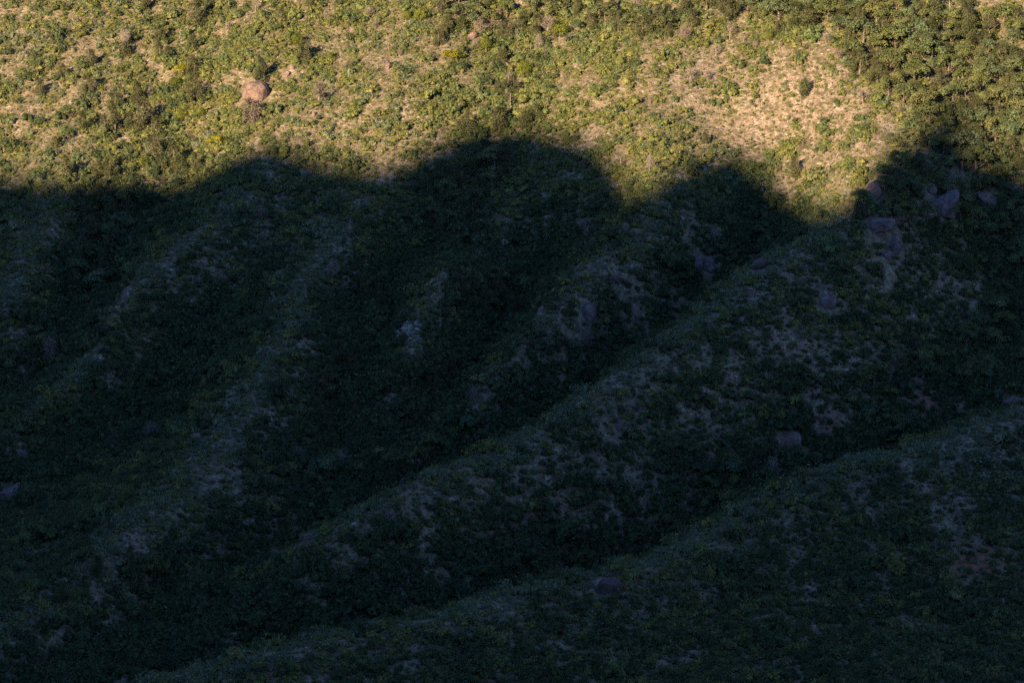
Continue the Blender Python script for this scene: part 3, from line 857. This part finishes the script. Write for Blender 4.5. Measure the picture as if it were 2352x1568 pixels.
# woods and tree-filled ravines: corner polygons, number, height range, share of oaks
WOODS = [
    ([(1560,20),(1900,70),(1965,170),(2060,235),(2140,300),(2240,350),(2352,400),(2352,60),(2150,20),(1700,15)],125,(34,54),.62),
    ([(1000,20),(1280,20),(1560,25),(1560,75),(1350,70),(1180,110),(1030,90)],34,(28,44),.5),
    ([(1950,500),(2070,370),(2140,310),(2352,420),(2352,560),(2200,560),(2060,520)],44,(32,48),.75),
    ([(175,470),(330,440),(300,520),(262,610),(235,680),(165,690),(190,570)],26,(38,60),.2),
    ([(85,800),(170,720),(185,800),(120,880),(40,940),(0,950),(30,880)],14,(30,48),.3),
    ([(985,410),(1110,362),(1190,385),(1120,440),(1060,520),(990,530),(960,450)],24,(34,56),.35),
    ([(830,680),(900,660),(880,760),(850,850),(800,860)],8,(40,62),.1),
    ([(1040,650),(1210,650),(1190,760),(1080,760)],13,(36,58),.15),
    ([(950,870),(1040,860),(1020,980),(950,1000)],8,(38,56),.1),
    ([(730,830),(830,820),(830,1000),(800,1180),(740,1230),(720,1000)],20,(36,58),.2),
    ([(900,1040),(1010,1020),(980,1110),(900,1120)],6,(36,54),.2),
    ([(2000,840),(2200,780),(2352,640),(2352,880),(2180,950),(2050,1030),(1990,980)],36,(32,50),.7),
    ([(1690,1060),(1800,1035),(1960,1030),(1960,1075),(1800,1130),(1640,1190),(1600,1160)],20,(32,52),.4),
    ([(1150,1270),(1400,1230),(1540,1200),(1520,1260),(1380,1310),(1180,1340)],12,(28,44),.4),
    ([(60,1330),(350,1280),(560,1330),(420,1440),(200,1530),(40,1540)],16,(30,46),.4),
    ([(280,1290),(340,1280),(370,1330),(310,1360)],3,(40,55),.1),
    ([(2280,560),(2352,540),(2352,780),(2290,760)],10,(30,46),.6),
]
def inside(u, v, poly):
    c, n = False, len(poly)
    for i in range(n):
        (x1, y1), (x2, y2) = poly[i], poly[i - 1]
        if (y1 > v) != (y2 > v) and u < (x2 - x1) * (v - y1) / (y2 - y1) + x1:
            c = not c
    return c
rw = random.Random(5)
for poly, n, (h0, h1), oakshare in WOODS:
    us, vs = [p[0] for p in poly], [p[1] for p in poly]
    got, tries = [], 0
    sep = 0.62 * (h0 + h1) / 2
    while len(got) < n and tries < 4000:
        tries += 1
        u, v = rw.uniform(min(us), max(us)), rw.uniform(min(vs), max(vs))
        if not inside(u, v, poly): continue
        if any(abs(u - a) < sep and abs(v - b) < sep * .62 for a, b in got): continue
        if any(t_[0].startswith('dead') and abs(u - t_[1]) < 14 and -14 < v - t_[2] < 26 for t_ in TREES): continue
        if blobs(np.array([u]), np.array([v - 6]), BARE)[0] > .5: continue
        if ((np.abs(ROCKS_UV[:, 0] - u) < ROCKS_UV[:, 2] * .5) & (v > ROCKS_UV[:, 1] - 10) & (v < ROCKS_UV[:, 1] + ROCKS_UV[:, 3] * .5 + 30)).any(): continue
        got.append((u, v))
        TREES.append(('oak' if rw.random() < oakshare else 'juniper', u, v + 8, rw.uniform(h0, h1), rw.uniform(.85, 1.25)))
TREES = [t_ for t_ in TREES if t_[2] > 0]
feet = at([(t_[1], t_[2]) for t_ in TREES])
named, TREE_XYR, counters = {}, [], {}
for (kind, u, v, h, wf), p in zip(TREES, feet):
    name, cat, protos, crown, group, noun = KINDS[kind]
    k = counters.get(kind, 0)
    counters[kind] = k + 1
    dist = math.hypot(p[1], p[2] - CAM_Z)
    H = h * PXM * dist * 1.18
    dead = kind.startswith('dead')
    pr = protos[k % len(protos)] if k < len(protos) else rw.choice(protos)
    root = bpy.data.objects.new(name, pr if dead else None)
    COL.objects.link(root)
    root.location = (p[0], p[1], p[2] - .15)
    root.rotation_euler = (0, 0, rw.uniform(0, 6.28))
    s = {'oak': 1.12, 'yellow': 1.12, 'round': 1.05}.get(kind, 1.0)
    root.scale = (H * s * wf, H * s * wf, H * s)
    root['category'], root['group'] = cat, group
    if not dead:
        cm, tm = pr
        link(crown, cm, None, root)
        link('trunk', tm, None, root)
    named.setdefault(noun, []).append((root, u, v, h))
    TREE_XYR.append((p[0], p[1], H * .28))
for noun, its in named.items():
    name_things(its, noun)
TREE_XYR = np.array(TREE_XYR)

# ------------------------------------------------------------------ shrubs, yuccas and grass
def cell_hash(x, y, cell):
    return np.floor(x / cell).astype(int), np.floor(y / cell).astype(int)
def jitter_grid(x0, x1, y0, y1, step, r):
    gx, gy = np.meshgrid(np.arange(x0, x1, step), np.arange(y0, y1, step), indexing='ij')
    n = gx.size
    return gx.ravel() + (r.rand(n) - .5) * step * 1.3, gy.ravel() + (r.rand(n) - .5) * step * 1.3
def in_view(x, y, z, m=430):
    u, v = to_uv(x, y, z)
    return (u > -m) & (u < FW + m) & (v > -m) & (v < FH + m * 1.3)
r = np.random.RandomState(99)
def aspect(x, y):
    """> 0 on the far flanks of the spurs, which lie longer in shade and carry denser scrub"""
    e = 3.0
    gx = (relief(x + e, y, RID, GUL)[0] - relief(x - e, y, RID, GUL)[0]) / (2 * e)
    gy = (relief(x, y + e, RID, GUL)[0] - relief(x, y - e, RID, GUL)[0]) / (2 * e)
    return np.clip((gx - gy) * .7 / .35, -1, 1)
def boulder_free(U, V):
    k = np.ones(len(U), bool)
    for u, v, wd, ht in ROCKS_UV:
        k &= ~((np.abs(U - u) < wd * .55) & (V > v - ht * .6) & (V < v + ht * .5 + 12))
    return k
# the belt of thicket along the foot of the slope above the nearest ridge
THICKET = at([(2345,800),(2210,895),(2060,1005),(1900,1060),(1700,1148),(1560,1228),(1400,1288),(1250,1322),(1000,1382),(700,1465),(450,1530)])[:, :2]
DARK_LINES = GUL + [THICKET]  # lines along which denser, larger and darker shrubs are set
X, Y = jitter_grid(-200, 200, 480, 960, 1.12, r)
Z = zat(X, Y)
ok = in_view(X, Y, Z)
X, Y, Z = X[ok], Y[ok], Z[ok]
U, V, B, RD, SCR = fields(X, Y, Z)
dg = seg_dist(X, Y, DARK_LINES)
dr = seg_dist(X, Y, RID)
asp = aspect(X, Y)
clump = fbm(X, Y / 1.6, 3.2, 55, 2) + .10 * (r.rand(len(X)) - .5)
clump = np.argsort(np.argsort(clump)) / len(clump)          # evenly spread 0..1, so 'cover' is a share of the ground
low = sstep(360, 520, V)                                      # the lower slope is more overgrown, its spurs' crests are grassy, paled to look skylit
tpos = relief(X, Y, RID, GUL)[1]
top = sstep(.72, 1, tpos)
near = np.clip(.25 - asp, 0, 1) * sstep(-.3, .8, tpos)       # the open, stonier upper part of each spur's near flank
cover = .78 + .07 * low - (.80 - .42 * low * (1 - sstep(.65, .9, B))) * B + .08 * np.exp(-dg / 9) + .03 * asp + (.24 - .14 * low) * (fbm(X, Y, 30, 58) - .5) - .26 * low * top - .07 * low * near
pick = clump < cover
pick &= r.rand(len(X)) < np.clip(.80 - .25 * B, .2, 1)
pick &= boulder_free(U, V)
# small cushions and seedlings between the shrubs
X2, Y2 = jitter_grid(-195, 195, 485, 950, 1.0, r)
Z2 = zat(X2, Y2)
U2, V2, B2, _, _ = fields(X2, Y2, Z2)
ok = in_view(X2, Y2, Z2, 400) & boulder_free(U2, V2) & (r.rand(len(X2)) < .78 + .10 * sstep(360, 520, V2) - .12 * B2)
big = np.concatenate([np.ones(int(pick.sum()), bool), np.zeros(int(ok.sum()), bool)])
X, Y, Z, U, V, B, dg, asp = (np.concatenate([a[pick], b[ok]]) for a, b in ((X, X2), (Y, Y2), (Z, Z2), (U, U2), (V, V2), (B, B2), (dg, seg_dist(X2, Y2, DARK_LINES)), (asp, X2 * 0)))
n = len(X)
size = (.62 + .60 * r.rand(n) ** 1.5 + .40 * (r.rand(n) < .13)) * (1 - .25 * B) * (1 + .25 * np.exp(-dg / 9) + .08 * np.maximum(asp, 0) + .08 * np.minimum(asp, 0))
size = size * np.exp(.22 * r.normal(size=n))
size = np.where(big, size, .24 + (.36 + .24 * sstep(360, 520, V)) * r.rand(n) ** 1.4)
q = r.rand(n)
reg = fbm(X, Y, 26, 61)
reg2 = fbm(X, Y, 14, 67)
crest = sstep(.55, .95, relief(X, Y, RID, GUL)[1])             # 1 along the tops of the spurs, where paler shrubs imitate skylight
psage = np.clip(.22 + 1.0 * (reg - .5) - .10 * np.maximum(asp, 0) + .08 * ~big + .60 * crest * sstep(380, 560, V), .02, .75)
plime = np.clip(.23 - .07 * sstep(380, 560, V) + .9 * (reg2 - .5) + .10 * B - .08 * asp + .18 * crest * sstep(380, 560, V), .03, .6)
kind = np.where(q < psage, 1, np.where(q < psage + plime, 2, np.where(q < psage + plime + .085, 3, 0)))
lowv = sstep(380, 560, V)
pdark = np.where(big, 1, .75 * lowv) * np.clip(.09 + lowv * (.46 + .28 * np.exp(-(dg / 6.0) ** 2) + .05 * np.maximum(asp, 0) - .50 * crest - .10 * sstep(-.3, .8, relief(X, Y, RID, GUL)[1])) + .12 * np.exp(-(dg / 8) ** 2) + (.25 + .3 * lowv) * (fbm(X, Y, 16, 63) - .5), 0, .95)
isdark = r.rand(n) < pdark
kind = np.where(isdark, 4, kind)
size = np.where(isdark, size * (1.12 + .45 * lowv * np.exp(-(dg / 13) ** 2)), size)
SPEC = [
    ('oak_shrub', 'shrub', 'dark oak shrub', 'scrub oak shrubs on the hillside', [shrub_mesh('oak_shrub', 500 + k, M_OAK, 1.15, 12, .105, 230) for k in range(7)], 'oak_scrub', 'low dark green scrub oaks covering the whole hillside'),
    ('sage_shrub', 'shrub', 'greyish shrub', 'grey green shrubs on the hillside', [shrub_mesh('sage_shrub', 520 + k, M_SAGE, .95, 10, .10, 210) for k in range(5)], 'sage_scrub', 'dull grey green shrubs mixed among the oaks on the hillside'),
    ('lime_shrub', 'shrub', 'yellowish shrub', 'yellow green shrubs on the hillside', [shrub_mesh('lime_shrub', 540 + k, M_LIME, .90, 10, .095, 200) for k in range(5)], 'lime_scrub', 'low yellow green shrubs scattered in the hillside grass'),
    ('evergreen_shrub', 'shrub', 'tall evergreen shrub', 'dark evergreen shrubs on the hillside', [shrub_mesh('evergreen_shrub', 580 + k, M_DARK, 1.35, 13, .11, 220) for k in range(6)], 'evergreen_scrub', 'dark evergreen shrubs crowding the ravines and far flanks'),
    ('dry_shrub', 'shrub', 'leafless shrub', 'dry leafless shrubs on the hillside', [twig_bush_mesh('dry_shrub', 560 + k, M_TWIG) for k in range(4)], 'dry_scrub', 'brown leafless twiggy shrubs scattered over the hillside'),
]
def instancer(name, pts, rot, scl, idx, protos, label, cat):
    """one object for what nobody would count: copies of the listed shrubs on points"""
    me = bpy.data.meshes.new(name)
    me.vertices.add(len(pts))
    me.vertices.foreach_set('co', np.asarray(pts, np.float32).ravel())
    me.attributes.new('turn', 'FLOAT_VECTOR', 'POINT').data.foreach_set('vector', np.asarray(rot, np.float32).ravel())
    me.attributes.new('grow', 'FLOAT_VECTOR', 'POINT').data.foreach_set('vector', np.asarray(scl, np.float32).ravel())
    me.attributes.new('pick', 'INT', 'POINT').data.foreach_set('value', np.asarray(idx, np.int32))
    coll = bpy.data.collections.new(name + '_kinds')
    for o in protos:
        coll.objects.link(o)
    ob = link(name, me, None, None, kind='stuff', label=label, category=cat)
    g = bpy.data.node_groups.new(name, 'GeometryNodeTree')
    g.interface.new_socket('Geometry', in_out='INPUT', socket_type='NodeSocketGeometry')
    g.interface.new_socket('Geometry', in_out='OUTPUT', socket_type='NodeSocketGeometry')
    gi, go = g.nodes.new('NodeGroupInput'), g.nodes.new('NodeGroupOutput')
    m2p = g.nodes.new('GeometryNodeMeshToPoints')
    iop = g.nodes.new('GeometryNodeInstanceOnPoints')
    ci = g.nodes.new('GeometryNodeCollectionInfo')
    ci.inputs['Collection'].default_value = coll
    ci.inputs['Separate Children'].default_value = True
    ci.inputs['Reset Children'].default_value = True
    def named(nm, dt):
        a = g.nodes.new('GeometryNodeInputNamedAttribute')
        a.data_type = dt
        a.inputs['Name'].default_value = nm
        return a.outputs['Attribute']
    L = g.links.new
    L(gi.outputs[0], m2p.inputs['Mesh'])
    L(m2p.outputs[0], iop.inputs['Points'])
    L(ci.outputs[0], iop.inputs['Instance'])
    iop.inputs['Pick Instance'].default_value = True
    L(named('pick', 'INT'), iop.inputs['Instance Index'])
    e2r = g.nodes.new('FunctionNodeEulerToRotation')
    L(named('turn', 'FLOAT_VECTOR'), e2r.inputs[0])
    L(e2r.outputs[0], iop.inputs['Rotation'])
    L(named('grow', 'FLOAT_VECTOR'), iop.inputs['Scale'])
    L(iop.outputs[0], go.inputs[0])
    md = ob.modifiers.new('scatter', 'NODES')
    md.node_group = g
    return ob
inside_frame = (U > 12) & (U < FW - 12) & (V > 14) & (V < FH - 10)
for ks, (name, cat, noun, group, meshes, mass, masslabel) in zip((0, 1, 2, 4, 3), SPEC):
    sel = np.where(kind == ks)[0]
    xs, ys, zs, ss = X[sel], Y[sel], Z[sel] - .06, size[sel]
    if ks == 0: ss = ss * 1.10
    if ks == 3: ss = ss * .8
    m = len(sel)
    rot = np.stack([r.normal(size=m) * .10 + .12, r.normal(size=m) * .10, r.rand(m) * 6.283], 1)
    scl = np.stack([ss * (.85 + .3 * r.rand(m)), ss * (.85 + .3 * r.rand(m)), ss * (.75 + .5 * r.rand(m))], 1)
    dist = np.hypot(ys, zs - CAM_Z)
    rank = np.argsort(-(scl[:, 0] * scl[:, 2] / dist ** 2) * inside_frame[sel])
    single = rank[:min(300, int(inside_frame[sel].sum()))] if ks != 3 else rank[:120]
    items, protos = [], []
    for j, i in enumerate(single):
        o = link(name, meshes[j % len(meshes)], None, None, category=cat, group=group)
        o.location = (xs[i], ys[i], zs[i])
        o.rotation_euler = rot[i]
        o.scale = scl[i]
        items.append((o, U[sel][i], V[sel][i], ss[i]))
        if j < len(meshes):
            protos.append(o)
    name_things(items, noun)
    rest = np.setdiff1d(np.arange(m), single)
    instancer(mass, np.stack([xs, ys, zs], 1)[rest], rot[rest], scl[rest], r.randint(0, len(meshes), len(rest)), protos, masslabel, 'shrubs')

# loose stones on the bare ground, one mesh
sx, sy = jitter_grid(-130, 130, 520, 880, .8, r)
sz = zat(sx, sy)
su, sv, sb, sr, ss_ = fields(sx, sy, sz)
ks = np.where(in_view(sx, sy, sz, 200) & (r.rand(len(sx)) < .025 + .20 * np.maximum(sb - .25, 0) + .5 * ss_ + .25 * sr))[0]
bmi = bmesh.new()
bmesh.ops.create_icosphere(bmi, subdivisions=1, radius=1)
IV = np.array([v.co for v in bmi.verts])
IF = np.array([[v.index for v in f.verts] for f in bmi.faces])
bmi.free()
mS = len(ks)
rad = .10 + .34 * r.rand(mS) ** 3
SV = (IV[None] * (1 + .25 * r.normal(size=(mS, len(IV), 1))) * np.array([1, .9, .7]) * rad[:, None, None]) + np.stack([sx[ks], sy[ks], sz[ks] + rad * .3], 1)[:, None, :]
SF = IF[None] + (np.arange(mS) * len(IV))[:, None, None]
link('stones', mesh_np('stones', SV.reshape(-1, 3), SF.reshape(-1, 3)), M_ROCK, None, kind='stuff', label='loose pinkish stones strewn over the bare ground', category='stones')

# pale yuccas in the sunlit grass
ym = [yucca_mesh('yucca_plant', 600 + k) for k in range(4)]
yx, yy = jitter_grid(-115, 115, 640, 860, 3.1, r)
yz = zat(yx, yy)
yu, yv, yb, _, _ = fields(yx, yy, yz)
cand = np.where((yu > 15) & (yu < FW - 15) & (yv > 15) & (yv < 470) & (yv < np.interp(yu, np.array(EDGE)[:, 0], np.array(EDGE)[:, 1]) - 12) & (yu < 2080) & boulder_free(yu, yv))[0]
cand = r.permutation(cand)[:150]
items = []
for j, i in enumerate(cand):
    o = link('yucca_plant', ym[j % 4], None, None, category='plant', group='pale yuccas in the sunlit grass')
    o.location = (yx[i], yy[i], yz[i])
    o.rotation_euler = (.1, 0, r.rand() * 6.28)
    o.scale = (1, 1, 1.1) if r.rand() < .6 else (1.3, 1.3, 1.5)
    items.append((o, yu[i], yv[i], 1))
name_things(items, 'pale yucca')

# grass: tufts of blades in the gaps, one mesh
gx_, gy_ = jitter_grid(-195, 195, 485, 950, .95, r)
gz_ = zat(gx_, gy_)
gu, gv, gb, _, gs = fields(gx_, gy_, gz_)
dry = fbm(gx_, gy_, 11, 77)
keep = in_view(gx_, gy_, gz_, 400) & (r.rand(len(gx_)) < np.clip(.95 - .5 * gb - gs - .6 * sstep(360, 520, gv) * (1 - .8 * sstep(.72, 1, relief(gx_, gy_, RID, GUL)[1])), .1, 1)) & boulder_free(gu, gv)
gx_, gy_, gz_, dry, gb = (a[keep] for a in (gx_, gy_, gz_, dry, gb))
m, NB = len(gx_), 8
P = np.repeat(np.stack([gx_, gy_, gz_], 1), NB, 0)
hh = np.repeat(.26 + .34 * r.rand(m) * (1 - .4 * gb), NB) * (.7 + .6 * r.rand(m * NB))
an = r.rand(m * NB) * 6.283
out_ = np.stack([np.cos(an), np.sin(an), 0 * an], 1)
sid = np.stack([-np.sin(an), np.cos(an), 0 * an], 1) * .045
b0 = P + out_ * .05
tip = P + out_ * (hh * (.35 + .5 * r.rand(m * NB)))[:, None] + np.array([0, 0, 1]) * hh[:, None]
GV = np.stack([b0 - sid, b0 + sid, tip], 1).reshape(-1, 3)
GV[:, 2] -= .03
gme = mesh_np('grass', GV, np.arange(3 * m * NB).reshape(-1, 3))
lowg = sstep(360, 520, to_uv(gx_, gy_, gz_)[1])
tint = np.clip(.5 + .10 * lowg + 1.3 * (dry - .5) + .5 * (r.rand(m) - .5), 0, 1)
gme.attributes.new('tint', 'FLOAT', 'POINT').data.foreach_set('value', np.repeat(tint, NB * 3).astype(np.float32))
def grass_material():
    mt, t, out = new_mat('dry_grass')
    c = ramp(t, [(0, (.13, .145, .05)), (.4, (.24, .21, .08)), (.75, (.38, .31, .14)), (1, (.50, .44, .24))], attr(t, 'tint'))
    d, tr, ms = N(t, 'BsdfDiffuse'), N(t, 'BsdfTranslucent'), N(t, 'MixShader')
    t.links.new(c, d.inputs[0])
    t.links.new(c, tr.inputs[0])
    ms.inputs[0].default_value = .3
    t.links.new(d.outputs[0], ms.inputs[1])
    t.links.new(tr.outputs[0], ms.inputs[2])
    t.links.new(ms.outputs[0], out.inputs[0])
    return mt
link('grass', gme, grass_material(), None, kind='stuff', label='dry straw coloured bunch grass growing between the shrubs', category='grass')
print('shrubs', n, [int((kind == k).sum()) for k in range(4)], 'trees', len(TREES), counters)
